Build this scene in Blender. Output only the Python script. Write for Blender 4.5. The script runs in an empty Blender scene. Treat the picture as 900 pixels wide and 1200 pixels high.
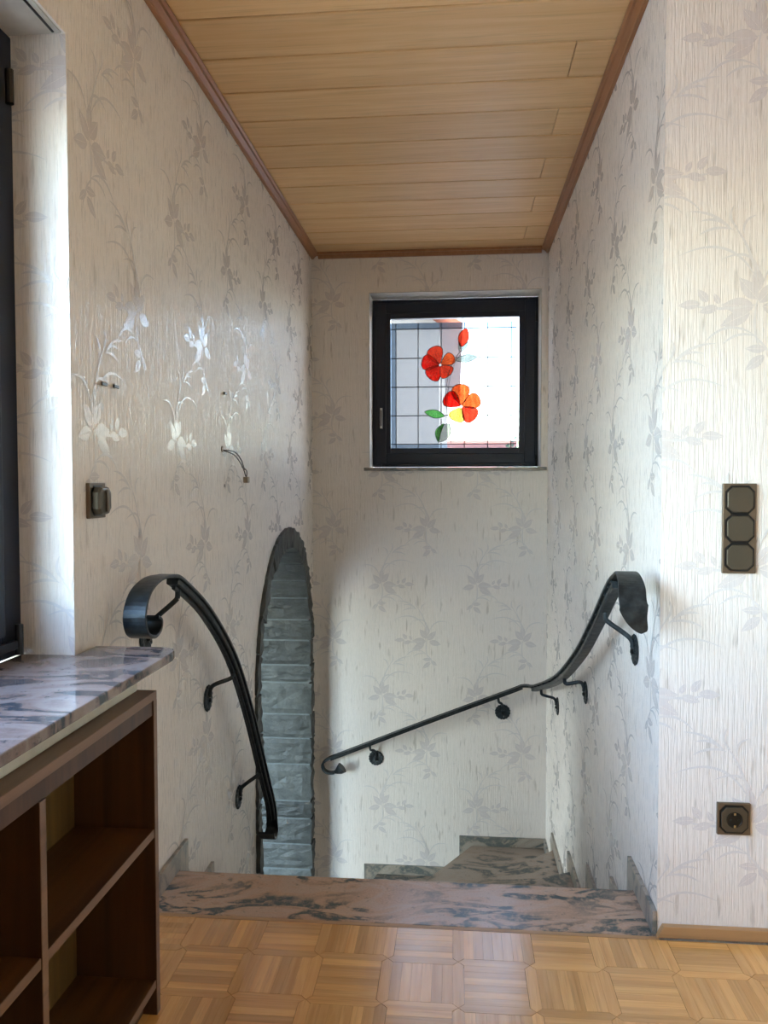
import bpy, bmesh, math, random
from mathutils import Vector, Matrix
random.seed(7)
S = bpy.context.scene
COL = S.collection

# ------------------------------------------------------------------ camera
EYE = 1.15
cam_d = bpy.data.cameras.new('camera'); cam = bpy.data.objects.new('camera', cam_d); COL.objects.link(cam)
S.camera = cam
cam_d.sensor_fit = 'VERTICAL'; cam_d.sensor_height = 36.0
cam_d.lens = 939.16 / 1200 * 36.0
cam_d.clip_start = .02; cam_d.clip_end = 500
cam.location = (0, 0, EYE)
cam.matrix_world = Matrix.Translation((0, 0, EYE)) @ Matrix.Rotation(.0907, 4, 'Z') @ \
    Matrix.Rotation(math.pi/2 - .035, 4, 'X') @ Matrix.Rotation(-.0018, 4, 'Z')

# ------------------------------------------------------------------ sky, exposure
W = bpy.data.worlds.new('sky'); S.world = W; W.use_nodes = True
wt = W.node_tree; wt.nodes.clear()
wo = wt.nodes.new('ShaderNodeOutputWorld'); wb = wt.nodes.new('ShaderNodeBackground')
sky = wt.nodes.new('ShaderNodeTexSky'); sky.sky_type = 'NISHITA'; sky.sun_disc = False
sky.sun_elevation = math.radians(42); sky.sun_rotation = math.radians(95)
sky.air_density = 1.0; sky.dust_density = 1.0; sky.ozone_density = 1.0
wg = wt.nodes.new('ShaderNodeTexCoord'); wn = wt.nodes.new('ShaderNodeTexNoise')
wn.inputs['Scale'].default_value = 2.3; wn.inputs['Detail'].default_value = 6
wm = wt.nodes.new('ShaderNodeMapRange'); wm.inputs['From Min'].default_value = .50; wm.inputs['From Max'].default_value = .72
wx = wt.nodes.new('ShaderNodeMix'); wx.data_type = 'RGBA'; wx.blend_type = 'MIX'
wl = wt.nodes.new('ShaderNodeMix'); wl.data_type = 'RGBA'; wl.blend_type = 'MIX'
bw = wt.nodes.new('ShaderNodeRGBToBW'); cl = wt.nodes.new('ShaderNodeMix'); cl.data_type = 'RGBA'; cl.blend_type = 'MULTIPLY'
cl.inputs[0].default_value = 1
L = wt.links.new
L(wg.outputs['Generated'], wn.inputs['Vector']); L(wn.outputs['Fac'], wm.inputs['Value'])
L(sky.outputs[0], bw.inputs[0]); L(bw.outputs[0], cl.inputs[6]); cl.inputs[7].default_value = (1.36, 1.45, 1.56, 1)
L(wm.outputs[0], wx.inputs[0]); L(sky.outputs[0], wx.inputs[6]); L(cl.outputs[2], wx.inputs[7])
L(wx.outputs[2], wb.inputs['Color']); wb.inputs['Strength'].default_value = .5
L(wb.outputs[0], wo.inputs['Surface'])
S.view_settings.view_transform = 'Standard'; S.view_settings.look = 'None'
S.view_settings.gamma = 1; S.view_settings.use_curve_mapping = False
S.view_settings.exposure = 3.78

# ------------------------------------------------------------------ dimensions
XL, XR, YB, YF, ZC = -.833, .510, 4.596, 2.062, 2.47
XRM, YRM = 2.9, -2.7            # far sides of the room behind the camera
GY = -1.5                        # outside ground
ZL = -1.316                      # lower landing

def portal(loc, rot, sx, sy):
    d = bpy.data.lights.new('daylight_portal', 'AREA'); d.shape = 'RECTANGLE'; d.size = sx; d.size_y = sy
    d.cycles.is_portal = True
    o = bpy.data.objects.new('daylight_portal', d); o.location = loc; o.rotation_euler = rot; COL.objects.link(o)
H = math.pi/2
portal((-1.10, .24, 1.44), (0, -H, 0), 1.34, 2.85)          # big window, looks +X
portal((-.02, 4.85, 1.73), (-H, 0, 0), .76, .76)            # stair window, looks -Y
portal((-2.35, 2.10, -.25), (H, 0, 0), 1.9, 2.1)           # glazed door below, looks +Y

portal((-4.52, 2.92, -.1), (0, -H, 0), 1.8, 1.0)          # lower window, unseen, added for more light; looks +X
# ------------------------------------------------------------------ node helpers
def srgb(r, g, b):
    f = lambda c: (c/255/12.92 if c/255 <= .04045 else ((c/255+.055)/1.055)**2.4)
    return (f(r), f(g), f(b), 1)

class NT:
    def __init__(s, name):
        s.m = bpy.data.materials.new(name); s.m.use_nodes = True; s.t = s.m.node_tree
        s.p = s.t.nodes['Principled BSDF']; s.out = s.t.nodes['Material Output']
    def n(s, typ, **kw):
        x = s.t.nodes.new(typ)
        for k, v in kw.items(): setattr(x, k, v)
        return x
    def l(s, a, b): s.t.links.new(a, b)
    def put(s, v, sock):
        if isinstance(v, bpy.types.NodeSocket): s.l(v, sock)
        else: sock.default_value = v
    def math(s, op, a, b=None, c=None, clamp=False):
        x = s.n('ShaderNodeMath', operation=op, use_clamp=clamp); s.put(a, x.inputs[0])
        if b is not None: s.put(b, x.inputs[1])
        if c is not None: s.put(c, x.inputs[2])
        return x.outputs[0]
    def mix(s, f, a, b, blend='MIX'):
        x = s.n('ShaderNodeMix', data_type='RGBA', blend_type=blend)
        s.put(f, x.inputs[0]); s.put(a, x.inputs[6]); s.put(b, x.inputs[7]); return x.outputs[2]
    def mixf(s, f, a, b):
        x = s.n('ShaderNodeMix', data_type='FLOAT'); s.put(f, x.inputs[0]); s.put(a, x.inputs[2]); s.put(b, x.inputs[3]); return x.outputs[0]
    def rng(s, v, a, b, c=0., d=1.):
        x = s.n('ShaderNodeMapRange'); s.put(v, x.inputs[0])
        for i, q in enumerate((a, b, c, d)): s.put(q, x.inputs[i+1])
        return x.outputs[0]
    def noise(s, vec, scale, detail=3, rough=.5, dist=0.):
        x = s.n('ShaderNodeTexNoise'); s.l(vec, x.inputs['Vector']); x.inputs['Scale'].default_value = scale
        x.inputs['Detail'].default_value = detail; x.inputs['Roughness'].default_value = rough
        x.inputs['Distortion'].default_value = dist; return x.outputs['Fac']
    def scaled(s, vec, sc, rot=(0, 0, 0)):
        x = s.n('ShaderNodeMapping'); s.l(vec, x.inputs[0]); x.inputs['Scale'].default_value = sc; x.inputs['Rotation'].default_value = rot; return x.outputs[0]
    def obj(s): return s.n('ShaderNodeTexCoord').outputs['Object']
    def pos(s): return s.n('ShaderNodeNewGeometry').outputs['Position']
    def bump(s, h, strength=.3, dist=.002):
        x = s.n('ShaderNodeBump'); x.inputs['Strength'].default_value = strength; x.inputs['Distance'].default_value = dist
        s.l(h, x.inputs['Height']); s.l(x.outputs[0], s.p.inputs['Normal'])
    def set(s, col=None, rough=None, metal=None, spec=None):
        if col is not None: s.put(col, s.p.inputs['Base Color'])
        if rough is not None: s.put(rough, s.p.inputs['Roughness'])
        if metal is not None: s.put(metal, s.p.inputs['Metallic'])
        if spec is not None: s.put(spec, s.p.inputs['Specular IOR Level'])
        return s.m

def plain(name, col, rough=.5, metal=0, spec=.5, var=.06, scale=30):
    t = NT(name); v = t.noise(t.obj(), scale, 3)
    c = t.mix(t.rng(v, .3, .7), tuple(q*(1-var) for q in col[:3])+(1,), tuple(min(1, q*(1+var)) for q in col[:3])+(1,))
    return t.set(c, rough, metal, spec)

# ---- wallpaper: sprigs of leaves and grasses printed and embossed on a streaked pearl ground
LEAVES = [(-.025, .039, .033, .017, 130), (-.049, -.002, .037, .020, 176), (-.055, -.034, .037, .017, 205),
          (.022, .030, .034, .016, 48), (.040, -.012, .033, .016, -14), (-.004, .062, .030, .013, 95),
          (-.166, .003, .026, .011, 184), (-.134, .024, .019, .010, 128), (-.120, -.010, .023, .010, 196),
          (-.101, .016, .014, .007, 118), (-.006, -.108, .024, .010, 178), (-.008, -.142, .028, .012, 218), (.034, -.128, .022, .009, -40)]
ARCS = [(-.085, .002, .085, .010, 180, .05), (-.069, -.087, .065, .032, 8, .07), (-.045, -.087, .042, .014, 12, .13),
        (0., -.045, .062, .010, 92, .18), (.012, -.118, .050, .010, -60, .18),
        (-.098, .088, .102, .052, -20, .045), (-.046, .083, .055, .040, -30, .07),
        (-.034, .125, .075, .010, -68, .20), (-.118, .206, .058, .014, -25, .15), (-.107, .196, .036, .012, -16, .16),
        (-.105, .178, .042, .010, 8, .18), (-.058, .215, .028, .012, 100, .2), (-.024, .195, .026, .012, 58, .2), (.06, .08, .06, .03, 30, .07)]

def wallpaper(name):
    t = NT(name); ge = t.n('ShaderNodeNewGeometry'); sp = t.n('ShaderNodeSeparateXYZ'); t.l(ge.outputs['Position'], sp.inputs[0])
    sn = t.n('ShaderNodeSeparateXYZ'); t.l(ge.outputs['True Normal'], sn.inputs[0])
    fx = t.math('GREATER_THAN', t.math('ABSOLUTE', sn.outputs[0]), .5)
    u = t.mixf(fx, sp.outputs[0], sp.outputs[1]); v = sp.outputs[2]
    c = t.n('ShaderNodeCombineXYZ'); t.l(u, c.inputs[0]); t.l(v, c.inputs[1]); uv = c.outputs[0]
    streak = t.noise(t.scaled(uv, (270, 14, 1)), 1., 3, .6, .3)
    fleck = t.rng(t.noise(t.scaled(uv, (48, 7.5, 1)), 1., 2, .5), .62, .72)
    relief = t.noise(t.scaled(uv, (165, 6.5, 1)), 1., 3, .6, .6)
    silver = t.rng(streak, .48, .60)
    base = t.mix(t.rng(streak, .35, .7), srgb(234, 224, 213), srgb(242, 234, 225))
    base = t.mix(t.math('MULTIPLY', fleck, .55), base, srgb(186, 174, 160))
    gl = t.math('MULTIPLY', silver, .8)
    rough = t.mixf(gl, .50, .16)
    t.set(base, rough, t.math('MULTIPLY', gl, .06), t.mixf(gl, .25, .8))
    fine = t.noise(t.scaled(uv, (380, 7, 1)), 1., 2, .5)
    t.bump(t.math('ADD', t.rng(relief, .4, .6), t.math('MULTIPLY', fine, 1.1)), .44, .0018)
    return t.m

# ---- granite
def granite(name, a, b, c, rough=.12, rot=.5, sc=1.0, seed=0.):
    t = NT(name); p = t.obj()
    ad = t.n('ShaderNodeVectorMath', operation='ADD'); t.l(p, ad.inputs[0]); ad.inputs[1].default_value = (seed, seed*1.7, 0); p = ad.outputs[0]
    st = t.scaled(p, (1.6*sc, 3.6*sc, 2.2*sc), (0, 0, rot))
    fold = t.noise(st, 1.0, 3, .5, 1.6)
    wave = t.math('SINE', t.math('MULTIPLY', fold, 26.))
    patch = t.rng(t.noise(st, .8, 2, .5), .36, .52)
    fine = t.noise(p, 150, 4, .7); mid = t.noise(p, 42, 4, .7)
    band = t.math('MULTIPLY', t.rng(wave, .05, .75), patch); lite = t.rng(wave, -.2, -.9)
    col = t.mix(t.rng(fine, .35, .65), a, tuple(q*1.3 for q in a[:3])+(1,))
    col = t.mix(t.math('MULTIPLY', lite, .4), col, c)
    col = t.mix(t.math('MULTIPLY', band, t.rng(mid, .30, .52)), col, b)
    speck = t.rng(mid, .60, .68)
    col = t.mix(t.math('MULTIPLY', speck, .6), col, tuple(q*.9 for q in b[:3])+(1,))
    return t.set(col, rough, 0, .5)
M_TREAD = granite('granite_tread', srgb(176, 144, 120), srgb(80, 87, 82), srgb(190, 170, 152), .24, .25, 2.1, 4.3)
M_TREAD2 = granite('granite_lower', srgb(150, 132, 116), srgb(76, 82, 80), srgb(168, 156, 146), .30, -.9, 1.3, 5.1)
M_SKIRT = granite('granite_skirting', srgb(152, 140, 126), srgb(100, 104, 100), srgb(172, 164, 152), .3, .9, 1.6, 8.7)
M_SILL = granite('granite_sill', srgb(120, 104, 98), srgb(58, 65, 72), srgb(160, 150, 146), .08, 1.3, 1.3, 11.2)

# ---- woods
def wood(name, c1, c2, axis=0, rough=.4, sc=1.0, vary=0., spec=.5, island=False, bump=.0):
    t = NT(name); p = t.obj()
    oi = t.n('ShaderNodeObjectInfo').outputs['Random'] if not island else t.n('ShaderNodeNewGeometry').outputs['Random Per Island']
    off = t.n('ShaderNodeCombineXYZ')
    for i in range(3): t.l(t.math('MULTIPLY', oi, 7.3+i*3.1), off.inputs[i])
    ad = t.n('ShaderNodeVectorMath', operation='ADD'); t.l(p, ad.inputs[0]); t.l(off.outputs[0], ad.inputs[1])
    s = [26*sc]*3; s[axis] = 1.3*sc
    g = t.noise(t.scaled(ad.outputs[0], s), 1., 5, .6, 1.2)
    s2 = [120*sc]*3; s2[axis] = 5*sc
    f = t.noise(t.scaled(ad.outputs[0], s2), 1., 2, .5)
    col = t.mix(t.rng(g, .32, .68), c1, c2)
    col = t.mix(t.math('MULTIPLY', t.rng(f, .55, .7), .25), col, tuple(q*.55 for q in c1[:3])+(1,))
    if vary:
        hs = t.n('ShaderNodeHueSaturation'); t.l(col, hs.inputs['Color'])
        t.l(t.math('MULTIPLY_ADD', oi, vary, 1-vary/2), hs.inputs['Value']); col = hs.outputs[0]
    t.set(col, rough, 0, spec)
    if bump: t.bump(f, bump, .0006)
    return t.m
M_PLANK = wood('ceiling_plank_oak', srgb(228, 180, 122), srgb(242, 200, 146), 0, .42, .9, .20)
M_CEILTRIM = wood('ceiling_trim_wood', srgb(150, 98, 60), srgb(172, 118, 76), 1, .38, 1., .04)
M_SEAM = plain('ceiling_seam_shadow_gap', srgb(58, 40, 26), .6)
M_PARX = wood('parquet_oak_x', srgb(206, 150, 84), srgb(226, 174, 106), 0, .19, 1.5, .34, .75)
M_PARY = wood('parquet_oak_y', srgb(206, 150, 84), srgb(226, 174, 106), 1, .19, 1.5, .34, .75)
M_PARI = wood('parquet_oak_far', srgb(206, 150, 84), srgb(226, 174, 106), 1, .19, 1.5, .34, .75, island=True)
M_FLOORBASE = plain('parquet_joint', srgb(120, 82, 44), .5)
M_BASEB = wood('oak_skirting', srgb(166, 124, 80), srgb(190, 148, 102), 0, .35, 1., .04)
M_CABD = wood('dark_walnut', srgb(60, 36, 18), srgb(92, 58, 30), 2, .42, .55, .10)
M_CABS = wood('dark_walnut_shelf', srgb(66, 42, 20), srgb(102, 68, 34), 1, .4, .55, .10)
M_CABE = wood('walnut_edge', srgb(112, 86, 66), srgb(136, 106, 84), 1, .42, .6, .06)
# ---- rest
M_BACK = wood('cabinet_back_board', srgb(92, 70, 34), srgb(120, 92, 46), 2, .45, .5, .06)
M_WHITE = plain('white_plaster', srgb(214, 208, 190), .7)
M_CEILPLAIN = plain('white_ceiling', srgb(200, 190, 176), .8)
M_REVEAL = plain('reveal_paint', srgb(196, 190, 180), .6)
M_FRAME = plain('anthracite_frame', srgb(12, 24, 42), .42, 0, .5, .03)
M_SEAL = plain('black_gasket', srgb(12, 14, 16), .5)
M_STEEL = plain('brushed_steel', srgb(190, 190, 190), .3, 1)
M_LEAD = plain('lead_came', srgb(34, 32, 32), .45, .5)
M_ROOFTILE = plain('roof_tile', srgb(150, 78, 48), .8)
M_GREYWALL = plain('grey_render', srgb(76, 72, 66), .9, 0, .3, .12, 8)
M_EAVE = plain('brown_eave', srgb(110, 84, 66), .7)
M_GRASS = plain('paved_yard', srgb(176, 172, 164), .95, 0, .1, .3, 4)
M_BARK = plain('tree_bark', srgb(84, 70, 58), .9)
M_LEAFY = plain('tree_leaves', srgb(80, 92, 50), .8, 0, .2, .3, 3)
M_BRONZE = plain('bronze_lacquer', srgb(112, 96, 78), .36, .55, .5, .03)
M_BRONZED = plain('bronze_rocker', srgb(88, 80, 66), .34, .5, .5, .03)
M_GAP = plain('black_plastic', srgb(10, 9, 8), .35)
M_BRASSPIN = plain('contact_metal', srgb(200, 196, 180), .25, 1)
M_COPPER = plain('cable_sheath_brown', srgb(66, 50, 40), .5)
M_CONN = plain('terminal_block', srgb(150, 132, 108), .5)
M_PLUGW = plain('white_dowel', srgb(210, 208, 200), .5)

def iron():
    t = NT('wrought_iron'); p = t.obj()
    n = t.noise(p, 45, 4, .6); v = t.n('ShaderNodeTexVoronoi'); v.inputs['Scale'].default_value = 38; t.l(p, v.inputs['Vector'])
    col = t.mix(t.rng(n, .35, .7), srgb(30, 35, 37), srgb(58, 64, 66))
    t.set(col, t.rng(n, .3, .7, .34, .5), .45, .5)
    t.bump(t.math('ADD', v.outputs['Distance'], n), .35, .003)
    return t.m
M_IRON = iron()

def stone(name, a, b):
    t = NT(name); p = t.pos(); oi = t.n('ShaderNodeObjectInfo').outputs['Random']
    n = t.noise(p, 14, 5, .65); f = t.noise(p, 70, 4, .7)
    col = t.mix(t.rng(n, .3, .7), a, b)
    col = t.mix(t.math('MULTIPLY', t.rng(f, .5, .75), .35), col, srgb(60, 62, 58))
    hs = t.n('ShaderNodeHueSaturation'); t.l(col, hs.inputs['Color']); t.l(t.math('MULTIPLY_ADD', oi, .7, .62), hs.inputs['Value'])
    t.set(hs.outputs[0], .55, 0, .4)
    t.bump(t.math('ADD', t.noise(p, 22, 4, .6), t.math('MULTIPLY', f, .3)), .7, .012)
    return t.m
M_STONE = stone('split_sandstone', srgb(58, 60, 58), srgb(84, 86, 82))
M_MORTAR = plain('light_mortar', srgb(104, 109, 108), .9, 0, .2, .1, 60)

def clear_glass():
    t = NT('window_glass'); tr = t.n('ShaderNodeBsdfTransparent'); gl = t.n('ShaderNodeBsdfGlossy'); gl.inputs['Roughness'].default_value = .01
    tr.inputs[0].default_value = (.94, .96, .95, 1); fr = t.n('ShaderNodeFresnel'); fr.inputs[0].default_value = 1.5
    m = t.n('ShaderNodeMixShader'); bf = t.n('ShaderNodeNewGeometry').outputs['Backfacing']   # the leaving face passes everything: the pane is not bent glass
    t.put(t.math('MULTIPLY', fr.outputs[0], t.math('SUBTRACT', 1., bf)), m.inputs[0]); t.l(tr.outputs[0], m.inputs[1]); t.l(gl.outputs[0], m.inputs[2])
    t.l(m.outputs[0], t.out.inputs[0]); return t.m
M_GLASS = clear_glass()

def art_glass(name, col, tl=.15, veins=None):
    """cathedral glass: lets the light straight through tinted, a little of it scattered by the rolled surface"""
    t = NT(name); p = t.obj(); n = t.noise(p, 160, 3, .6)
    if veins is not None: c = t.mix(t.rng(t.noise(t.scaled(p, (60, 60, 14)), 1., 3), .35, .65), col, veins)
    else: c = t.mix(t.rng(n, .3, .7), tuple(q*.86 for q in col[:3])+(1,), col)
    tr = t.n('ShaderNodeBsdfTransparent'); t.put(c, tr.inputs[0])
    tl_ = t.n('ShaderNodeBsdfTranslucent'); t.put(c, tl_.inputs[0])
    gl = t.n('ShaderNodeBsdfGlossy'); gl.inputs['Roughness'].default_value = .12
    m = t.n('ShaderNodeMixShader'); t.put(t.rng(n, .3, .7, tl*.6, tl*1.4), m.inputs[0]); t.l(tr.outputs[0], m.inputs[1]); t.l(tl_.outputs[0], m.inputs[2])
    m2 = t.n('ShaderNodeMixShader'); m2.inputs[0].default_value = .04; t.l(m.outputs[0], m2.inputs[1]); t.l(gl.outputs[0], m2.inputs[2])
    t.l(m2.outputs[0], t.out.inputs[0]); return t.m
G_CLEAR = art_glass('rolled_clear_glass', (0.54, 0.535, 0.525, 1), .07)
G_BORDER = art_glass('border_glass', (0.38, 0.43, 0.48, 1), .03)
G_RED = art_glass('red_glass', (0.62, 0.045, 0.035, 1), .3, (0.76, 0.10, 0.075, 1))
G_CORAL = art_glass('coral_glass', (0.66, 0.13, 0.085, 1), .3, (0.76, 0.20, 0.12, 1))
G_ORANGE = art_glass('orange_glass', (0.74, 0.22, 0.09, 1), .3, (0.80, 0.31, 0.14, 1))
G_YELLOW = art_glass('yellow_glass', (0.62, 0.50, 0.17, 1), .3, (0.68, 0.58, 0.26, 1))
G_GREEN = art_glass('green_glass', (0.21, 0.473, 0.193, 1), .3, (0.35, 0.63, 0.298, 1))
G_WHITE = art_glass('pale_leaf_glass', (0.50, 0.51, 0.47, 1), .2)

# ------------------------------------------------------------------ object helpers
def link(name, me, mat, parent=None):
    o = bpy.data.objects.new(name, me); COL.objects.link(o)
    if mat is not None:
        for m in (mat if isinstance(mat, (list, tuple)) else [mat]): me.materials.append(m)
    if parent is not None: o.parent = parent
    return o
def tag(o, label=None, cat=None, group=None, kind=None):
    if label: o['label'] = label
    if cat: o['category'] = cat
    if group: o['group'] = group
    if kind: o['kind'] = kind
    return o
def empty(name, loc=(0, 0, 0)):
    o = bpy.data.objects.new(name, None); o.location = loc; o.empty_display_size = .05; COL.objects.link(o); return o

class MB:
    def __init__(s): s.v = []; s.f = []; s.mi = []
    def add(s, vs, fs, mi=0):
        b = len(s.v); s.v += [tuple(v) for v in vs]; s.f += [tuple(b+i for i in f) for f in fs]; s.mi += [mi]*len(fs); return s
    def box(s, x0, x1, y0, y1, z0, z1, mi=0):
        v = [(x0, y0, z0), (x1, y0, z0), (x1, y1, z0), (x0, y1, z0), (x0, y0, z1), (x1, y0, z1), (x1, y1, z1), (x0, y1, z1)]
        return s.add(v, [(3, 2, 1, 0), (4, 5, 6, 7), (0, 1, 5, 4), (1, 2, 6, 5), (2, 3, 7, 6), (3, 0, 4, 7)], mi)
    def prism(s, pts, d, mi=0):
        """pts: closed 3-D polygon, d: extrusion vector"""
        d = Vector(d); n = len(pts); P = [Vector(p) for p in pts]
        nv = Vector((0, 0, 0))
        for i in range(n): nv += P[i].cross(P[(i+1) % n])
        if nv.dot(d) < 0: P = P[::-1]
        return s.add(P+[p+d for p in P], [tuple(range(n))[::-1], tuple(range(n, 2*n))]+[(i, (i+1) % n, n+(i+1) % n, n+i) for i in range(n)], mi)
    def sweep(s, secs, closed=True):
        """secs: list of rings (same count)"""
        n = len(secs[0]); v = [p for r in secs for p in r]; f = []
        for k in range(len(secs)-1):
            for i in range(n): f.append((k*n+i, k*n+(i+1) % n, (k+1)*n+(i+1) % n, (k+1)*n+i))
        if closed: f.append(tuple(range(n))[::-1]); f.append(tuple((len(secs)-1)*n+i for i in range(n)))
        return s.add(v, f)
    def build(s, name, mat, parent=None, bevel=0, smooth=False, seg=2, origin=None, sub=0):
        me = bpy.data.meshes.new(name)
        org = Vector(origin) if origin is not None else Vector((0, 0, 0))
        me.from_pydata([Vector(v)-org for v in s.v], [], s.f); me.update()
        o = link(name, me, mat, parent); o.location = org if parent is None else org - parent_world(parent)
        for p, mi in zip(me.polygons, s.mi): p.material_index = mi; p.use_smooth = smooth
        bm = bmesh.new(); bm.from_mesh(me); bmesh.ops.recalc_face_normals(bm, faces=bm.faces); bm.to_mesh(me); bm.free()
        if bevel:
            m = o.modifiers.new('bevel', 'BEVEL'); m.width = bevel; m.segments = seg; m.limit_method = 'ANGLE'; m.angle_limit = .6
        if sub:
            m = o.modifiers.new('sub', 'SUBSURF'); m.levels = sub; m.render_levels = sub
        return o
def parent_world(p):
    w = Vector(p.location)
    while p.parent is not None: p = p.parent; w += Vector(p.location)
    return w

def catmull(pts, n=8):
    P = [Vector(p) for p in pts]; out = []
    for i in range(len(P)-1):
        a, b, c, d = P[max(i-1, 0)], P[i], P[i+1], P[min(i+2, len(P)-1)]
        for k in range(n):
            t = k/n
            out.append(.5*((2*b)+(c-a)*t+(2*a-5*b+4*c-d)*t*t+(3*b-a-3*c+d)*t**3))
    out.append(P[-1]); return out
def strap(mb, pts, side, w, h, off=0., round_=0):
    """flat bar along pts; side = constant width axis; w, h half sizes (w may be a list)"""
    side = Vector(side).normalized(); secs = []
    for i, p in enumerate(pts):
        t = (pts[min(i+1, len(pts)-1)]-pts[max(i-1, 0)]).normalized()
        n = side.cross(t).normalized()
        sd = t.cross(n).normalized()
        ww = w[i] if isinstance(w, list) else w; c = p+n*off; b = min(h, ww)*.35
        secs.append([c+sd*x+n*y for x, y in ((-ww+b, -h), (ww-b, -h), (ww, -h+b), (ww, h-b), (ww-b, h), (-ww+b, h), (-ww, h-b), (-ww, -h+b))])
    mb.sweep(secs); return mb
def tube(mb, pts, r, n=10):
    secs = []; pts = [Vector(p) for p in pts]
    up = Vector((.3, .2, 1)).normalized()
    for i, p in enumerate(pts):
        t = (pts[min(i+1, len(pts)-1)]-pts[max(i-1, 0)]).normalized()
        a = t.cross(up)
        if a.length < .05: a = t.cross(Vector((1, 0, 0)))
        a.normalize(); b = t.cross(a).normalized(); rr = r[i] if isinstance(r, list) else r
        secs.append([p+a*math.cos(2*math.pi*k/n)*rr+b*math.sin(2*math.pi*k/n)*rr for k in range(n)])
    mb.sweep(secs); return mb
def struct(o): o['kind'] = 'structure'; return o

# ================================================================== STRUCTURE
WP = wallpaper('pearl_wallpaper'); WP_L = WP_R = WP_B = WP_F = WP
def print_mat(name, col, rough):
    t = NT(name); p = t.pos(); v = t.noise(p, 90, 3)
    t.set(t.mix(t.rng(v, .3, .7), tuple(q*.95 for q in col[:3])+(1,), col), rough, 0, .9)
    t.bump(t.noise(t.scaled(p, (330, 330, 7)), 1., 2, .5), .55, .0012); return t.m
M_PRINT = print_mat('pearl_leaf_print', srgb(227, 218, 212), .21)
M_PRINT2 = print_mat('pearl_grass_print', srgb(231, 224, 218), .22)
def clip_rect(poly, r):
    for ax, val, kl in ((0, r[0], False), (0, r[1], True), (1, r[2], False), (1, r[3], True)):
        out = []
        for i in range(len(poly)):
            a, b = poly[i], poly[(i+1) % len(poly)]
            ia = (a[ax] <= val) == kl; ib = (b[ax] <= val) == kl
            if ia: out.append(a)
            if ia != ib:
                t = (val-a[ax])/(b[ax]-a[ax]); out.append((a[0]+(b[0]-a[0])*t, a[1]+(b[1]-a[1])*t))
        poly = out
        if len(poly) < 3: return None
    return poly
def sprig_polys():
    """the printed motif: leaf halves either side of a vein, and tapering grass blades"""
    out = []
    for cx, cy, l, w, a in LEAVES:
        ca, sa = math.cos(math.radians(a)), math.sin(math.radians(a))
        for sg in (1, -1):
            pts = [(-l, 0), (l*1.12, 0)]+[(l*x, sg*w*(1-x*x)**.9*(1+.25*(-x))) for x in (.85, .62, .35, .05, -.25, -.55, -.8)]
            pts = [(x, y+sg*.0005) for x, y in pts]
            if sg < 0: pts = pts[::-1]
            out.append(([(cx+x*ca-y*sa, cy+x*sa+y*ca) for x, y in pts], 0))
    for cx, cy, l, h, a, w in ARCS:
        ca, sa = math.cos(math.radians(a)), math.sin(math.radians(a)); n = 12
        for k in range(n):
            q = []
            for t, sg in ((k, 1), (k+1, 1), (k+1, -1), (k, -1)):
                x = -1+2*t/n; y = h*(1-x*x); ww = .0030*(1-abs(x)**2.2)+.0003
                sl = -2*x*h/l; nn = math.hypot(1, sl)
                q.append((l*x-sg*ww*sl/nn, y+sg*ww/nn))
            out.append(([(cx+x*ca-y*sa, cy+x*sa+y*ca) for x, y in q], 1))
    return out
SPRIG = sprig_polys()
def paper_print(wall, axis, val, nrm, rects, ou, ov):
    """axis 0: wall of constant x (u = y); axis 1: wall of constant y (u = x)"""
    m = MB(); u0 = min(r[0] for r in rects); u1 = max(r[1] for r in rects); v0 = min(r[2] for r in rects); v1 = max(r[3] for r in rects)
    for par, sg in ((0, 1), (1, -1)):
        i0 = int((u0-ou)/.545)-2; i1 = int((u1-ou)/.545)+2; j0 = int((v0-ov)/.648)-2; j1 = int((v1-ov)/.648)+2
        for i in range(i0, i1+1):
            for j in range(j0, j1+1):
                c = ou+(i+.5*par)*.545; d = ov+(j+.5*par)*.648
                if c < u0-.3 or c > u1+.3 or d < v0-.4 or d > v1+.4: continue
                for kk, (poly, mi) in enumerate(SPRIG):
                    q = [(c+sg*x, d+y) for x, y in poly]
                    for r in rects:
                        qq = clip_rect(q, r)
                        if not qq: continue
                        z = val+nrm*((.0003 if mi else .0006)+kk*.000012)
                        m.add([(z, x, y) if axis == 0 else (x, z, y) for x, y in qq], [tuple(range(len(qq)))], mi)
    tag(m.build('leaf_print', [M_PRINT, M_PRINT2], wall), kind='stuff')

# ---- arch geometry in the left wall's plane: (y, z)
AC_Z = .27
def arch_pt(side, s, ring):
    """ring 0 = inner edge, 1 = outer edge. side -1 near, +1 far; s: z below springing if s<0, else angle"""
    ci, co = 3.86, 3.877; ri, ro = .565, .642; bi, bo = .57, .665
    c = ci+(co-ci)*ring; r = ri+(ro-ri)*ring; b = bi+(bo-bi)*ring
    if s <= 0: return (c+side*r, AC_Z+s)
    return (c+side*r*math.cos(s), AC_Z+b*math.sin(s))
H_DEEP = -1.285
hole = [arch_pt(-1, ZL-.05-AC_Z, .8)]+[arch_pt(-1, a*math.pi/2/12, .8) for a in range(0, 12)]+\
       [arch_pt(1, a*math.pi/2/12, .8) for a in range(12, -1, -1)]+[arch_pt(1, ZL-.05-AC_Z, .8)]
w = MB()
outline = [(XL, 1.676, ZL-.05)]+[(XL, y, z) for y, z in hole]+[(XL, YB+.3, ZL-.05), (XL, YB+.3, ZC+.12), (XL, 1.676, ZC+.12)]
w.prism(outline, (H_DEEP-XL, 0, 0))
w.box(-1.13, XL, -1.2, 1.676, 0-.2, .757)        # under the window
w.box(-1.13, XL, -1.2, 1.676, 2.112, ZC+.12)     # above the window
w.box(-1.13, XL, YRM-.2, -1.2, -.2, ZC+.12)
wall_l = struct(w.build('wall_left', [WP_L]))
PH_L = (2.05, 1.60)
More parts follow.
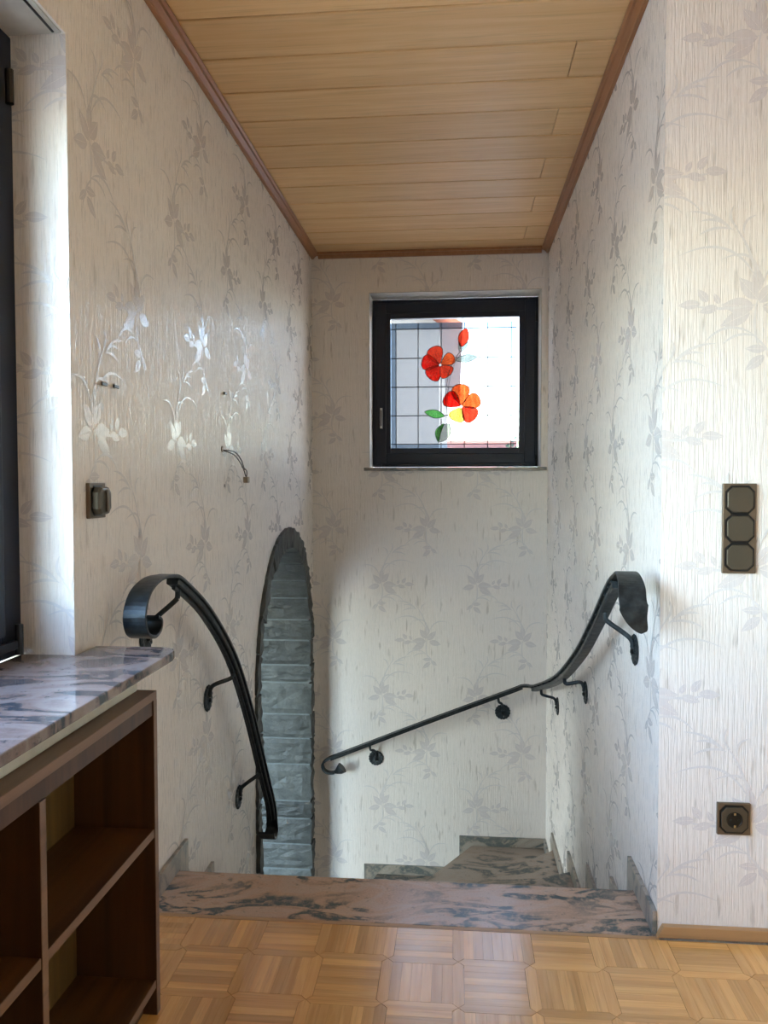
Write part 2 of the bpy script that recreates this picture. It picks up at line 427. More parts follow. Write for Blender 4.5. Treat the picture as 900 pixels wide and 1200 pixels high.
paper_print(wall_l, 0, XL, 1, [(1.676, 3.20, ZL, ZC), (3.20, 4.53, .93, ZC), (4.53, YB, ZL, ZC), (.4, 1.676, 2.112, ZC)], *PH_L)
paper_print(wall_l, 1, 1.676, -1, [(-.955, XL, .777, 2.11)], -.80, 1.40)
w = MB(); w.box(XR, XR+.16, YF+.0001, YB+.3, ZL-.1, ZC+.12); wall_r = struct(w.build('wall_right', [WP_R]))
paper_print(wall_r, 0, XR, -1, [(YF, YB, ZL, ZC)], 2.157, 1.276)
w = MB(); w.box(XR+.0002, XRM+.2, YF, YF+.15, -.2, ZC+.12); wall_f = struct(w.build('wall_front', [WP_F]))
paper_print(wall_f, 1, YF, -1, [(XR, XRM, .03, ZC)], .739, 1.589)
w = MB()
RX0, RX1, RZ0, RZ1 = -.503, .474, 1.244, 2.243
w.box(XL, RX0, YB, YB+.3, ZL-.1, ZC+.12); w.box(RX1, XR, YB, YB+.3, ZL-.1, ZC+.12)
w.box(RX0, RX1, YB, YB+.3, ZL-.1, RZ0-.02); w.box(RX0, RX1, YB, YB+.3, RZ1, ZC+.12)
wall_b = struct(w.build('wall_back', [WP_B]))
paper_print(wall_b, 1, YB, -1, [(XL, RX0, ZL, ZC), (RX1, XR, ZL, ZC), (RX0, RX1, ZL, RZ0-.02), (RX0, RX1, RZ1, ZC)], -.165, .245)
w = MB(); w.box(XRM, XRM+.2, YRM, YF, -.2, ZC+.12); struct(w.build('wall_side', [WP_L]))
w = MB(); w.box(XL, XRM+.2, YRM-.2, YRM, -.2, ZC+.12); struct(w.build('wall_rear', [WP_F]))

# painted lining of the stair window recess
w = MB(); d = .004
w.box(RX0, RX0+d, YB-.001, YB+.16, RZ0, RZ1); w.box(RX1-d, RX1, YB-.001, YB+.16, RZ0, RZ1); w.box(RX0+d, RX1-d, YB-.001, YB+.16, RZ1-d, RZ1)
struct(w.build('trim_1', M_REVEAL))
# shutter box lid over the left window
w = MB(); w.box(-.96, XL-.006, -1.19, 1.668, 2.108, 2.1118); o = struct(w.build('trim_2', M_REVEAL))
s_ = MB(); s_.box(-.855, -.850, -1.19, 1.66, 2.106, 2.108); s_.build('seam', M_GAP, o)
s_ = MB(); tube(s_, [(-.89, 1.50, 2.1075), (-.89, 1.50, 2.105)], .004, 8); s_.build('screw', M_GAP, o)

# ---- floor: parquet blocks
fl = MB(); fl.box(XL, XRM, YRM, 2.05, -.2, -.008); floor = struct(fl.build('floor', M_FLOORBASE))
NOSE_Y = 2.036
def clip(poly, axis, val, keep_less):
    out = []
    for i in range(len(poly)):
        a, b = poly[i], poly[(i+1) % len(poly)]
        ia = (a[axis] <= val) == keep_less; ib = (b[axis] <= val) == keep_less
        if ia: out.append(a)
        if ia != ib:
            t = (val-a[axis])/(b[axis]-a[axis]); out.append((a[0]+(b[0]-a[0])*t, a[1]+(b[1]-a[1])*t))
    return out
P_ = .17; PX0, PY0 = .005, 1.898; BW = .013; GAP = .0007
def piece(poly):
    for ax, val, kl in ((0, XL, False), (0, XRM, True), (1, YRM, False), (1, NOSE_Y, True)):
        poly = clip(poly, ax, val, kl)
        if len(poly) < 3: return None
    cx = sum(p[0] for p in poly)/len(poly); cy = sum(p[1] for p in poly)/len(poly)
    q = []
    for x, y in poly:
        dx, dy = cx-x, cy-y; l = math.hypot(dx, dy) or 1
        q.append((x+dx/l*GAP, y+dy/l*GAP))
    ar = abs(sum(q[i][0]*q[(i+1) % len(q)][1]-q[(i+1) % len(q)][0]*q[i][1] for i in range(len(q))))/2
    return q if ar > 2e-5 else None
pieces = []
for i in range(-5, 18):
    for j in range(-28, 1):
        x0, y0 = PX0+i*P_, PY0+j*P_
        a, b = x0+BW, x0+P_-BW; c, d = y0+BW, y0+P_-BW
        for k in range(6):
            if (i+j) % 2 == 0:
                u0, u1 = a+(b-a)*k/6, a+(b-a)*(k+1)/6; pieces.append(([(u0, c), (u1, c), (u1, d), (u0, d)], 1))
            else:
                u0, u1 = c+(d-c)*k/6, c+(d-c)*(k+1)/6; pieces.append(([(a, u0), (b, u0), (b, u1), (a, u1)], 0))
        pieces.append(([(x0, y0), (x0+BW, y0-BW), (x0+P_-BW, y0-BW), (x0+P_, y0), (x0+P_-BW, y0+BW), (x0+BW, y0+BW)], 0))
        pieces.append(([(x0, y0), (x0+BW, y0+BW), (x0+BW, y0+P_-BW), (x0, y0+P_), (x0-BW, y0+P_-BW), (x0-BW, y0+BW)], 1))
far = MB(); single = []
for poly, ax in pieces:
    q = piece(poly)
    if q is None: continue
    cx = sum(p[0] for p in q)/len(q); cy = sum(p[1] for p in q)/len(q)
    hz = random.uniform(-.0002, .0001)
    vis = cy > 1.55 and -.69 < cx < .36*cy+.22
    if vis: single.append((q, ax, hz, cy))
    else: far.prism([(x, y, -.008) for x, y in q], (0, 0, .008+hz))
single.sort(key=lambda s: -s[3])
for q, ax, hz, cy in single[:300]:
    m = MB(); m.prism([(x, y, -.008) for x, y in q], (0, 0, .008+hz)); m.build('parquet_strip', M_PARY if ax else M_PARX, floor)
for q, ax, hz, cy in single[300:]: far.prism([(x, y, -.008) for x, y in q], (0, 0, .008+hz))
tag(far.build('parquet_field', M_PARI, floor), kind='stuff')
m = MB(); m.box(XL, XR, NOSE_Y+.0005, 2.05, -.008, .0004); m.build('edge_strip', M_BASEB, floor)

# ---- ceiling: tongue and groove boards
c_ = MB(); c_.box(XL-.2, XRM+.2, YRM-.2, YB+.25, ZC+.013, ZC+.2); ceil = struct(c_.build('ceiling', M_SEAM))
PB = .2155; y = 2.270-PB*5; k = 0
while y < YB-.002:
    y1 = min(y+PB, YB-.002); x1 = XR if y > YF-PB*.5 else XRM
    if y < YF < y1: x1 = XR
    cuts = [XL+.001, .356, x1-.001] if k % 2 == 0 else [XL+.001, x1-.001]
    if x1 > 2: cuts = [XL+.001, .356+.4*(k % 2), XRM-.001]
    for a, b in zip(cuts[:-1], cuts[1:]):
        m = MB(); m.box(a+.001, b-.001, y+.004, y1-.004, ZC, ZC+.0125)
        m.build('plank', M_PLANK, ceil, bevel=.0018, seg=1, origin=((a+b)/2, (y+y1)/2, ZC))
    y += PB; k += 1
m = MB(); yy = 2.270-PB*5
while yy > YRM:
    m.box(XL+.001, XRM-.001, max(yy-PB+.003, YRM), yy-.003, ZC, ZC+.0125); yy -= PB
tag(m.build('plank_field', M_PLANK, ceil), kind='stuff')
# mouldings
def mould(name, p0, p1, inward):
    """stepped profile in the corner: down z, in along 'inward'"""
    inw = Vector(inward); prof = [(0, 0), (.040, 0), (.040, -.006), (.034, -.012), (.026, -.012), (.014, -.024), (.012, -.030), (0, -.030)]
    m = MB(); P0, P1 = Vector(p0), Vector(p1)
    m.sweep([[P+inw*a+Vector((0, 0, b)) for a, b in prof] for P in (P0, P1)]); return struct(m.build(name, M_CEILTRIM))
mould('trim_3', (XL+.0005, YRM, ZC-.0005), (XL+.0005, YB-.0005, ZC-.0005), (1, 0, 0))
mould('trim_4', (XR-.0005, YF-.03, ZC-.0005), (XR-.0005, YB-.0005, ZC-.0005), (-1, 0, 0))
mould('trim_5', (XL+.04, YB-.0005, ZC-.0005), (XR-.04, YB-.0005, ZC-.0005), (0, -1, 0))
mould('trim_6', (XR+.005, YF-.0005, ZC-.0005), (XRM, YF-.0005, ZC-.0005), (0, -1, 0))
# oak skirting with a mitred nose
m = MB(); h = .030
m.prism([(XR-.004, YF-.019, .0003), (XR+.012, YF-.019, h), (XRM, YF-.019, h), (XRM, YF-.019, .0003)], (0, .018, 0))
struct(m.build('baseboard_front', M_BASEB, bevel=.0015))

# ================================================================== STAIRCASE
RISE = .188
NL = [2.285, 2.545, 2.73, 2.85, 2.93, 2.99, 3.20]
NR = [(XR, 2.285), (XR, 2.555), (XR, 3.03), (XR, 3.55), (XR, 4.17), (.09, YB), (-.46, YB)]
stair = empty('staircase', (0, 2.05, 0))
tag(stair, 'swirled pink-grey granite staircase winding down and left from the parquet edge', 'staircase')
SK = .012
def inset(p):   # keep slabs off the wall faces
    return (min(max(p[0], XL+.0008), XR-.0008), min(p[1], YB-.0008))
for k in range(8):
    z = -RISE*k
    if k == 0: poly = [(XL, 2.051), (XR, 2.051), NR[0], (XL, NL[0])]
    elif k < 7:
        a, b = (XL, NL[k-1]), NR[k-1]; c, d = NR[k], (XL, NL[k])
        back = .05      # the tread runs on under the riser above
        poly = [(a[0], a[1]-back), (b[0], b[1]-back) if b[0] == XR else (min(b[0]+back, XR), b[1])]
        if k == 5: poly += [(XR, YB)]
        poly += [c, d]
    else: poly = [(XL, NL[6]-.02), (NR[6][0]+.05, YB), (XL, YB), ]
    pts = [(*inset(p), z-.030) for p in poly]
    m = MB(); m.prism(pts, (0, 0, .030)); m.build('tread', M_TREAD if k == 0 else M_TREAD2, stair, bevel=.003)
    if 0 <= k < 7:   # riser below the nosing
        a, b = Vector((XL+.001, NL[k]-.03, 0)), Vector((*inset(NR[k]), 0))-Vector((0, .03, 0)) if k < 5 else Vector((NR[k][0]+.03, YB-.001, 0))
        t_ = (b-a).normalized(); n = Vector((t_.y, -t_.x, 0))*.02
        m = MB(); m.prism([(a.x, a.y, z-RISE+.0005), (b.x, b.y, z-RISE+.0005), (b.x+n.x, b.y+n.y, z-RISE+.0005), (a.x+n.x, a.y+n.y, z-RISE+.0005)], (0, 0, RISE-.031))
        m.build('riser', M_TREAD2, stair)
# stepped skirting tiles along the walls
HK = .055; EK = .078
def skirt_x(xw, inward, ya, yb, z, vert=True, h0=HK):
    x0 = xw+inward*.0006
    pts = [(x0, ya, z+.0008), (x0, yb+.003, z+.0008), (x0, yb+.003, z-RISE+.002), (x0, yb+EK, z-RISE+.002), (x0, yb+EK, z+h0), (x0, ya, z+h0)]
    m = MB(); m.prism(pts, (inward*SK, 0, 0)); m.build('skirting_tile', M_SKIRT, stair, bevel=.0012, seg=1)
skirt_x(XR, -1, 2.058, NR[0][1], 0, h0=.062)
prev = NR[0][1]
for k in range(1, 5):
    skirt_x(XR, -1, prev+EK+.001, NR[k][1], -RISE*k); prev = NR[k][1]
x0 = XR-.0006
m = MB(); m.prism([(x0, prev+EK+.001, -RISE*5+.0008), (x0, YB-.0005, -RISE*5+.0008), (x0, YB-.0005, -RISE*5+HK), (x0, prev+EK+.001, -RISE*5+HK)], (-SK, 0, 0)); m.build('skirting_tile', M_SKIRT, stair)
skirt_x(XL, 1, 2.058, NL[0], 0, h0=.062)
skirt_x(XL, 1, NL[0]+EK+.001, NL[1], -RISE)
skirt_x(XL, 1, NL[1]+EK+.001, NL[2], -RISE*2)
y0 = YB-.0006
def skirt_y(xa, xb, z):
    pts = [(xa, y0, z+.0008), (xb-.003, y0, z+.0008), (xb-.003, y0, z-RISE+.002), (xb-EK, y0, z-RISE+.002), (xb-EK, y0, z+HK), (xa, y0, z+HK)]
    m = MB(); m.prism(pts, (0, -SK, 0)); m.build('skirting_tile', M_SKIRT, stair, bevel=.0012, seg=1)
skirt_y(XR-.001-SK, NR[5][0]+.005, -RISE*5); skirt_y(NR[5][0]-EK+.004, NR[6][0], -RISE*6)
# landing slab under everything
m = MB(); m.box(XL-.44, XR, 2.3, YB, ZL-.16, ZL-.031); struct(m.build('floor_landing', M_FLOORBASE))
m = MB(); m.box(XL, XR, 2.0, 2.2, ZL-.1, -.031); struct(m.build('wall_understair', M_WHITE))

# ================================================================== STONE ARCH
arch = empty('stone_arch', (XL, 3.87, ZL))
tag(arch, 'round-headed archway of rough split grey-green stone blocks in the left stair wall', 'arch')
def stone_block(side, s0, s1, seed):
    rd = random.Random(seed); nt, nx, nr = 6, 10, 2
    X0, X1 = XL+.014+rd.uniform(-.004, .004), H_DEEP-.006
    g = .0045
    def P(i, j, k):   # i along, j depth, k ring
        if s1 > 0: s = s0+(s1-s0)*i/nt; s += (g/.57)*(1-2*i/nt)
        else: s = s0+(s1-s0)*i/nt+g*(1-2*i/nt)
        y, z = arch_pt(side, s if s1 > 0 else min(s, -1e-6), k/nr)
        return Vector((X0+(X1-X0)*j/nx, y, z))
    idx = {}; V = []; F = []
    def vid(i, j, k):
        if (i, j, k) not in idx:
            p = P(i, j, k); r = rd.uniform
            if k == 0:
                c = Vector((0, 3.86, AC_Z)); dirn = Vector((0, c.y-p.y, (c.z-p.z) if p.z > AC_Z else 0)).normalized()
                edge = i in (0, nt) or j in (0, nx)
                p = p+dirn*(r(-.001, .002) if edge else r(.002, .011))
            if j == 0: p = p+Vector((r(-.003, .007), 0, 0))
            if k == nr: p = p+Vector((0, r(-.005, .005), r(-.005, .005)))
            idx[(i, j, k)] = len(V); V.append(p)
        return idx[(i, j, k)]
    def face(fn, na, nb):
        for a in range(na):
            for b in range(nb):
                q = [fn(a, b), fn(a+1, b), fn(a+1, b+1), fn(a, b+1)]
                F.append((q[0], q[1], q[2])) if rd.random() < .5 else None
                if len(F) and F[-1] == (q[0], q[1], q[2]): F.append((q[0], q[2], q[3]))
                else: F.append((q[0], q[1], q[3])); F.append((q[1], q[2], q[3]))
    for kk in (0, nr): face(lambda a, b: vid(a, b, kk), nt, nx)
    for jj in (0, nx): face(lambda a, b: vid(a, jj, b), nt, nr)
    for ii in (0, nt): face(lambda a, b: vid(ii, a, b), nx, nr)
    m = MB(); m.add(V, F); c = sum(V, Vector())/len(V)
    m.build('stone', M_STONE, arch, origin=c)
zj = [.27, .13, .03, -.15, -.288, -.436, -.647, -.748, -.896, -1.04, -1.18, ZL+.001]
for a, b in zip(zj[:-1], zj[1:]): stone_block(1, b-AC_Z, a-AC_Z, int(a*1000)+3)
zj = [.27, .10, -.02, -.20, -.31, -.48, -.60, -.79, -.92, -1.10, -1.21, ZL+.001]
for a, b in zip(zj[:-1], zj[1:]): stone_block(-1, b-AC_Z, a-AC_Z, int(a*1000)+77)
aj = [.0, 12, 25.7, 38, 53, 68, 82]
for a, b in zip(aj[:-1], aj[1:]): stone_block(1, math.radians(a)+1e-4, math.radians(b), int(a*7)+5)
aj = [.0, 15, 29, 45, 58, 73, 85]
for a, b in zip(aj[:-1], aj[1:]): stone_block(-1, math.radians(a)+1e-4, math.radians(b), int(a*7)+55)
stone_block(-1, math.radians(85), math.radians(98), 991)
m = MB(); secs = []
prm = [(-1, ZL+.002-AC_Z), (-1, 0)]+[(-1, a*math.pi/2/12) for a in range(1, 13)]+[(1, a*math.pi/2/12) for a in range(11, 0, -1)]+[(1, 0), (1, ZL+.002-AC_Z)]
for sd, s in prm:
    (yi, zi), (yo, zo) = arch_pt(sd, s, .02), arch_pt(sd, s, .9)
    secs.append([(XL+.006, yi, zi), (XL+.006, yo, zo), (H_DEEP, yo, zo), (H_DEEP, yi, zi)])
m.sweep(secs); m.build('mortar', M_MORTAR, arch)

# ---- lower entrance room behind the arch
LX0, LY0, LY1, LZ1 = -4.3, 2.12, 5.6, .98
m = MB(); m.box(LX0, H_DEEP, LY0, LY1, ZL-.15, ZL-.0005); struct(m.build('floor_lower', M_TREAD2))
m = MB(); m.box(LX0-.2, H_DEEP, LY0-.2, LY1+.2, LZ1, LZ1+.2); struct(m.build('ceiling_lower', M_CEILPLAIN))
m = MB(); m.box(LX0-.2, LX0, LY0-.2, LY0+.3, ZL-.2, LZ1); m.box(LX0-.2, LX0, LY0+1.3, LY1+.2, ZL-.2, LZ1)
m.box(LX0-.2, LX0, LY0+.3, LY0+1.3, ZL-.2, ZL+.3); m.box(LX0-.2, LX0, LY0+.3, LY0+1.3, .8, LZ1); struct(m.build('wall_lower_left', M_WHITE))
m = MB()
for a, b in ((LY0+.3, LY0+.37), (LY0+1.23, LY0+1.3)): m.box(LX0-.13, LX0-.07, a, b, ZL+.3, .8)
m.box(LX0-.13, LX0-.07, LY0+.37, LY0+1.23, ZL+.3, ZL+.37); m.box(LX0-.13, LX0-.07, LY0+.37, LY0+1.23, .73, .8)
win4_added = struct(m.build('window_4_added', M_FRAME)); g = MB(); g.box(LX0-.104, LX0-.098, LY0+.37, LY0+1.23, ZL+.37, .73); g.build('pane', M_GLASS, win4_added)  # unseen extra window, added to brighten the lower stairwell walls
m = MB(); m.box(LX0, H_DEEP, LY1, LY1+.2, ZL-.2, LZ1); struct(m.build('wall_lower_back', M_WHITE))
DX0, DX1, DZ1 = -3.35, -1.42, .80
m = MB(); m.box(LX0, DX0, LY0-.2, LY0, ZL-.2, LZ1); m.box(DX1, H_DEEP, LY0-.2, LY0, ZL-.2, LZ1); m.box(DX0, DX1, LY0-.2, LY0, DZ1, LZ1)
m.box(DX0, DX1, LY0-.2, LY0, ZL-.2, ZL); m.box(H_DEEP-.001, XL, YB+.3, LY1+.2, ZL-.2, LZ1+.2); m.box(H_DEEP, XL, 1.70, 1.9, ZL-.2, -.2)
struct(m.build('wall_lower_front', M_WHITE))
m = MB()
for a, b in ((DX0, DX0+.06), (DX1-.06, DX1), ((DX0+DX1)/2-.05, (DX0+DX1)/2+.05)): m.box(a, b, LY0-.13, LY0-.07, ZL, DZ1)
m.box(DX0+.06, DX1-.06, LY0-.13, LY0-.07, DZ1-.06, DZ1); m.box(DX0+.06, DX1-.06, LY0-.13, LY0-.07, ZL, ZL+.10)
door = struct(m.build('door_1', M_FRAME))
g = MB(); g.box(DX0+.06, (DX0+DX1)/2-.05, LY0-.104, LY0-.098, ZL+.1, DZ1-.06); g.build('pane', M_GLASS, door)
g = MB(); g.box((DX0+DX1)/2+.05, DX1-.06, LY0-.104, LY0-.098, ZL+.1, DZ1-.06); g.build('pane', M_GLASS, door)

# ================================================================== STAIR WINDOW
def ring(mb, x0, x1, z0, z1, w, y0, y1, wb=None):
    wb = w if wb is None else wb
    mb.box(x0, x0+w, y0, y1, z0, z1); mb.box(x1-w, x1, y0, y1, z0, z1); mb.box(x0+w, x1-w, y0, y1, z1-w, z1); mb.box(x0+w, x1-w, y0, y1, z0, z0+wb)
FX0, FX1, FZ0, FZ1 = RX0-.002+.004, RX1-.003, RZ0+.006, 2.236
m = MB(); ring(m, FX0, FX1, FZ0, FZ1, .055, YB+.165, YB+.225); win1 = struct(m.build('window_1', M_FRAME, bevel=.002))
GX0, GX1, GZ0, GZ1 = -.394, .350, 1.357, 2.103
m = MB(); ring(m, FX0+.022, FX1-.018, FZ0+.02, FZ1-.02, .06, YB+.150, YB+.20); m.build('sash', M_FRAME, win1, bevel=.004)
m = MB(); ring(m, FX0+.060, FX1-.060, FZ0+.062, FZ1-.062, .050, YB+.158, YB+.20)
m.build('glazing_bead', M_FRAME, win1, bevel=.003)
hz = 1.15-(489-566.5)/939*4.74
m = MB(); m.box(-.455, -.437, YB+.132, YB+.150, 1.475, 1.60); m.build('handle', M_FRAME, win1, bevel=.003)
m = MB(); m.box(-.452, -.440, YB+.128, YB+.132, 1.478, 1.597); m.build('handle_rim', M_STEEL, win1, bevel=.001)
m = MB(); m.box(-.449, -.443, YB+.126, YB+.1285, 1.49, 1.585); m.build('handle_slot', M_GAP, win1)
for zz in (2.12, 1.285):
    m = MB(); tube(m, [(FX1-.012, YB+.145, zz-.03), (FX1-.012, YB+.145, zz+.03)], .007, 10); m.build('hinge', M_GAP, win1, smooth=True)
# granite sill board
m = MB(); m.prism([(-.530, YB-.035, RZ0-.018), (XR-.008, YB-.035, RZ0-.018), (XR-.008, YB-.0005, RZ0-.018), (RX1, YB-.0005, RZ0-.018), (RX1, YB+.16, RZ0-.018), (RX0, YB+.16, RZ0-.018), (RX0, YB-.0005, RZ0-.018), (-.530, YB-.0005, RZ0-.018)], (0, 0, .018))
m.build('window_sill', M_SKIRT, win1, bevel=.002)

# ---- leaded picture panel
GY_ = YB+.19
panel = empty('stained_glass_panel', ((GX0+GX1)/2, GY_, GZ0))
tag(panel, 'leaded picture glass with two red hibiscus blooms set in the dark stair window', 'stained glass')
def px(u, v):   # the panel's picture plan: 0..900 square over the glass
    return (GX0+(u-42)/(866-42)*(GX1-GX0), GZ1-(v-42)/(866-42)*(GZ1-GZ0))
vx = [px(u, 0)[0] for u in (42, 78, 224, 375, 527, 678, 829, 866)]
vz = [px(0, v)[1] for v in (42, 82, 272, 460, 647, 834, 866)]
T = .0018
for i in range(7):
    for j in range(6):
        bord = i in (0, 6) or j in (0, 5)
        m = MB(); m.box(vx[i]+.0004, vx[i+1]-.0004, GY_-T, GY_+T, vz[j+1]+.0004, vz[j]-.0004)
        m.build('pane', G_BORDER if bord else G_CLEAR, panel)
def lobe(cx, cy, ang, l, w, n=22, notch=.0):
    """petal from its base at cx, cy; ang degrees (0 = right, 90 = up in the picture)"""
    a = math.radians(ang); out = []
    for k in range(n):
        t = 2*math.pi*k/n; r = .5*(1-math.cos(t)); y = math.sin(t)*(.26+.74*r)*w*.84
        x = r*l
        out.append((cx+x*math.cos(a)-y*math.sin(a), cy-x*math.sin(a)-y*math.cos(a)))
    return out
def leafshape(x0, y0, x1, y1, w, n=12, bend=0.):
    dx, dy = x1-x0, y1-y0; out = []
    for sg in (1, -1):
        for k in range(n):
            t = k/n if sg > 0 else 1-k/n; q = math.sin(math.pi*t)**.8*w*sg+bend*math.sin(math.pi*t)
            l = math.hypot(dx, dy); out.append((x0+dx*t-dy/l*q, y0+dy*t+dx/l*q))
    return out
shapes = []
A = (368, 318)
for ang, l, w_, mt in ((112, 128, 88, G_CORAL), (168, 124, 84, G_RED), (232, 112, 90, G_RED), (312, 92, 84, G_CORAL), (32, 106, 66, G_ORANGE)):
    shapes.append((lobe(A[0]+8*math.cos(math.radians(ang)), A[1]-8*math.sin(math.radians(ang)), ang, l-8, w_), mt, 'petal'))
B = (506, 590)
for ang, l, w_, mt in ((92, 146, 98, G_ORANGE), (146, 128, 92, G_RED), (246, 104, 92, G_YELLOW), (318, 122, 94, G_CORAL), (24, 132, 84, G_ORANGE)):
    shapes.append((lobe(B[0]+8*math.cos(math.radians(ang)), B[1]-8*math.sin(math.radians(ang)), ang, l-8, w_), mt, 'petal'))
shapes.append((leafshape(503, 205, 538, 80, 34), G_CORAL, 'bud'))
shapes.append((leafshape(505, 235, 552, 172, 12), G_WHITE, 'sepal')); shapes.append((leafshape(498, 235, 492, 172, 9), G_WHITE, 'sepal'))
shapes.append((leafshape(468, 288, 612, 268, 26), G_WHITE, 'leaf'))
shapes.append((leafshape(398, 652, 266, 622, 26), G_GREEN, 'leaf'))
shapes.append((leafshape(425, 700, 357, 822, 44), G_WHITE, 'leaf')); shapes.append((leafshape(392, 700, 357, 822, -18, bend=20), G_GREEN, 'leaf'))
def inside(p, poly):
    c = False
    for i in range(len(poly)):
        (x1, y1), (x2, y2) = poly[i], poly[i-1]
        if (y1 > p[1]) != (y2 > p[1]) and p[0] < (x2-x1)*(p[1]-y1)/(y2-y1)+x1: c = not c
    return c
def P3(u, v, y): x, z = px(u, v); return Vector((x, y, z))
def came(pts, w, parent, name='lead_came', y=GY_-.0035, hh=.0016, mat=None):
    m = MB(); strap(m, [P3(u, v, y) for u, v in pts], (0, 1, 0), hh, w); return m.build(name, mat or M_LEAD, parent)
for i, (poly, mt, nm) in enumerate(shapes):
    yy = GY_-.0026-.0002*i
    m = MB(); m.prism([P3(u, v, yy) for u, v in poly], (0, -.0004, 0)); o = m.build(nm, mt, panel)
    came(poly+[poly[0], poly[1]], .0013 if mt is G_WHITE else .0017, o, 'outline', y=yy-.0006, hh=.0008)
# veins of the petals
for c, angs in ((A, (112, 168, 232, 312, 32)), (B, (92, 146, 246, 318, 24))):
    for a in angs:
        for da, f in ((-14, 78), (0, 92), (14, 78)):
            r = math.radians(a+da); came([(c[0]+math.cos(r)*14, c[1]-math.sin(r)*14), (c[0]+math.cos(r)*f*.5, c[1]-math.sin(r)*f*.5), (c[0]+math.cos(r)*f, c[1]-math.sin(r)*f)], .0007, panel, 'vein', y=GY_-.0062, hh=.0004)
def grid_line(fix, vertical, lo, hi, w):
    run = []; n = 120
    for k in range(n+1):
        t = lo+(hi-lo)*k/n; p = (fix, t) if vertical else (t, fix)
        if any(inside(p, s[0]) for s in shapes):
            if len(run) > 1: came([run[0], run[-1]], w, panel)
            run = []
        else: run.append(p)
    if len(run) > 1: came([run[0], run[-1]], w, panel)
for u in (78, 224, 375, 527, 678, 829): grid_line(u, True, 42, 866, .0026)
for v in (82, 272, 460, 647, 834): grid_line(v, False, 42, 866, .0026)
stemA = [tuple(p)[:2] for p in catmull([(500, 235, 0), (470, 270, 0), (440, 330, 0), (420, 400, 0), (408, 470, 0), (404, 540, 0), (415, 620, 0), (428, 690, 0), (440, 760, 0), (438, 832, 0)], 4)]
came(stemA, .0016, panel, 'stem', mat=M_LEAD)
came([(u+14, v+2) for u, v in stemA], .0010, panel, 'stem')
came([(430, 350), (418, 380), (412, 400)], .0010, panel, 'stem'); came([(395, 650), (412, 665), (418, 640)], .0010, panel, 'stem')

# ================================================================== LEFT WINDOW
WX = -.955
m = MB()
m.box(WX-.07, WX, 1.60, 1.676, .7775, 2.108); m.box(WX-.07, WX, -1.2, -1.13, .7775, 2.108)
m.box(WX-.07, WX, -1.13, 1.60, 2.045, 2.108); m.box(WX-.07, WX, -1.13, 1.60, .7775, .84)
win2 = struct(m.build('window_2', M_FRAME, bevel=.003))
for a, b in ((-1.128, .20), (.24, 1.595)):
    m = MB(); z0, z1 = .83, 2.055
    for c0, c1, e0, e1 in ((a, a+.075, z0, z1), (b-.075, b, z0, z1)): m.box(WX-.075, WX+.012, c0, c1, e0, e1)
    m.box(WX-.075, WX+.012, a+.075, b-.075, z1-.075, z1); m.box(WX-.075, WX+.012, a+.075, b-.075, z0, z0+.075)
    m.build('sash', M_FRAME, win2, bevel=.003)
    g = MB(); g.box(WX-.04, WX-.034, a+.075, b-.075, z0+.075, z1-.075); g.build('pane', M_GLASS, win2)
m = MB(); m.box(WX-.07, WX, .201, .239, .84, 2.045); m.build('mullion', M_FRAME, win2)
m = MB(); m.box(WX+.012, WX+.024, 1.50, 1.62, .800, .818); tube(m, [(WX+.018, 1.635, .785), (WX+.018, 1.635, .85)], .009, 10); m.build('hinge', M_GAP, win2, bevel=.001)
m = MB(); tube(m, [(WX+.018, 1.635, 1.95), (WX+.018, 1.635, 2.02)], .009, 10); m.build('hinge', M_GAP, win2)

# granite board of the window, lying over the open shelf unit
m = MB(); zt, zb, xf = .777, .757, -.628
pts = [(WX, -1.199), (xf, -1.199)]; R_ = .028; ye = 1.775
pts += [(xf, ye-.055), (xf-.004, ye-.035), (xf-.014, ye-.014), (xf-.032, ye-.003), (xf-.05, ye)]
pts += [(XL+.0008, ye), (XL+.0008, 1.6752), (WX, 1.6752)]
m.prism([(x, y, zb) for x, y in pts], (0, 0, zt-zb))
o = m.build('stone_ledge', M_SILL, bevel=.003, origin=(-.75, .6, zb))
tag(o, 'polished purple-grey granite ledge with rounded corner below the left window', 'ledge')
m = MB(); m.box(-.73, -.682, -.44, 1.652, .7065, .7565); struct(m.build('trim_7', M_WHITE, bevel=.004))

# ================================================================== SHELF UNIT
cab = empty('open_shelf_unit', (-.74, .6, 0))
tag(cab, 'dark walnut open shelf unit standing below the granite ledge at left', 'shelf unit')
CX0, CX1, CZ = XL+.004, -.645, .706
def edged(name, x0, x1, y0, y1, z0, z1, mat):
    """board whose face towards the room carries a lighter edge band"""
    m = MB(); m.box(x0, x1-.0015, y0, y1, z0, z1); o = m.build(name, mat, cab)
    e = MB(); e.box(x1-.0014, x1, y0, y1, z0, z1); e.build('edge_band', M_CABE, o, bevel=.0004, seg=1)
m = MB(); m.box(CX0, CX1, -.40, 1.665, CZ-.018, CZ); m.build('top_board', M_CABE, cab, bevel=.001)
m = MB(); m.box(CX1-.03, CX1-.003, -.382, 1.647, CZ-.050, CZ-.0182); m.build('top_rail', M_CABD, cab)
edged('side_panel', CX0, CX1, 1.647, 1.665, 0, CZ-.0185, M_CABD)
edged('side_panel', CX0, CX1, -.40, -.382, 0, CZ-.0185, M_CABD)
dv = [-.382]
for c in (.235, .705, 1.185): edged('divider', CX0+.004, CX1, c-.009, c+.009, .001, CZ-.0505, M_CABD); dv += [c]
dv += [1.647]
lo = [-.382, .244, .714, 1.194]; hi = [.226, .696, 1.176, 1.647]
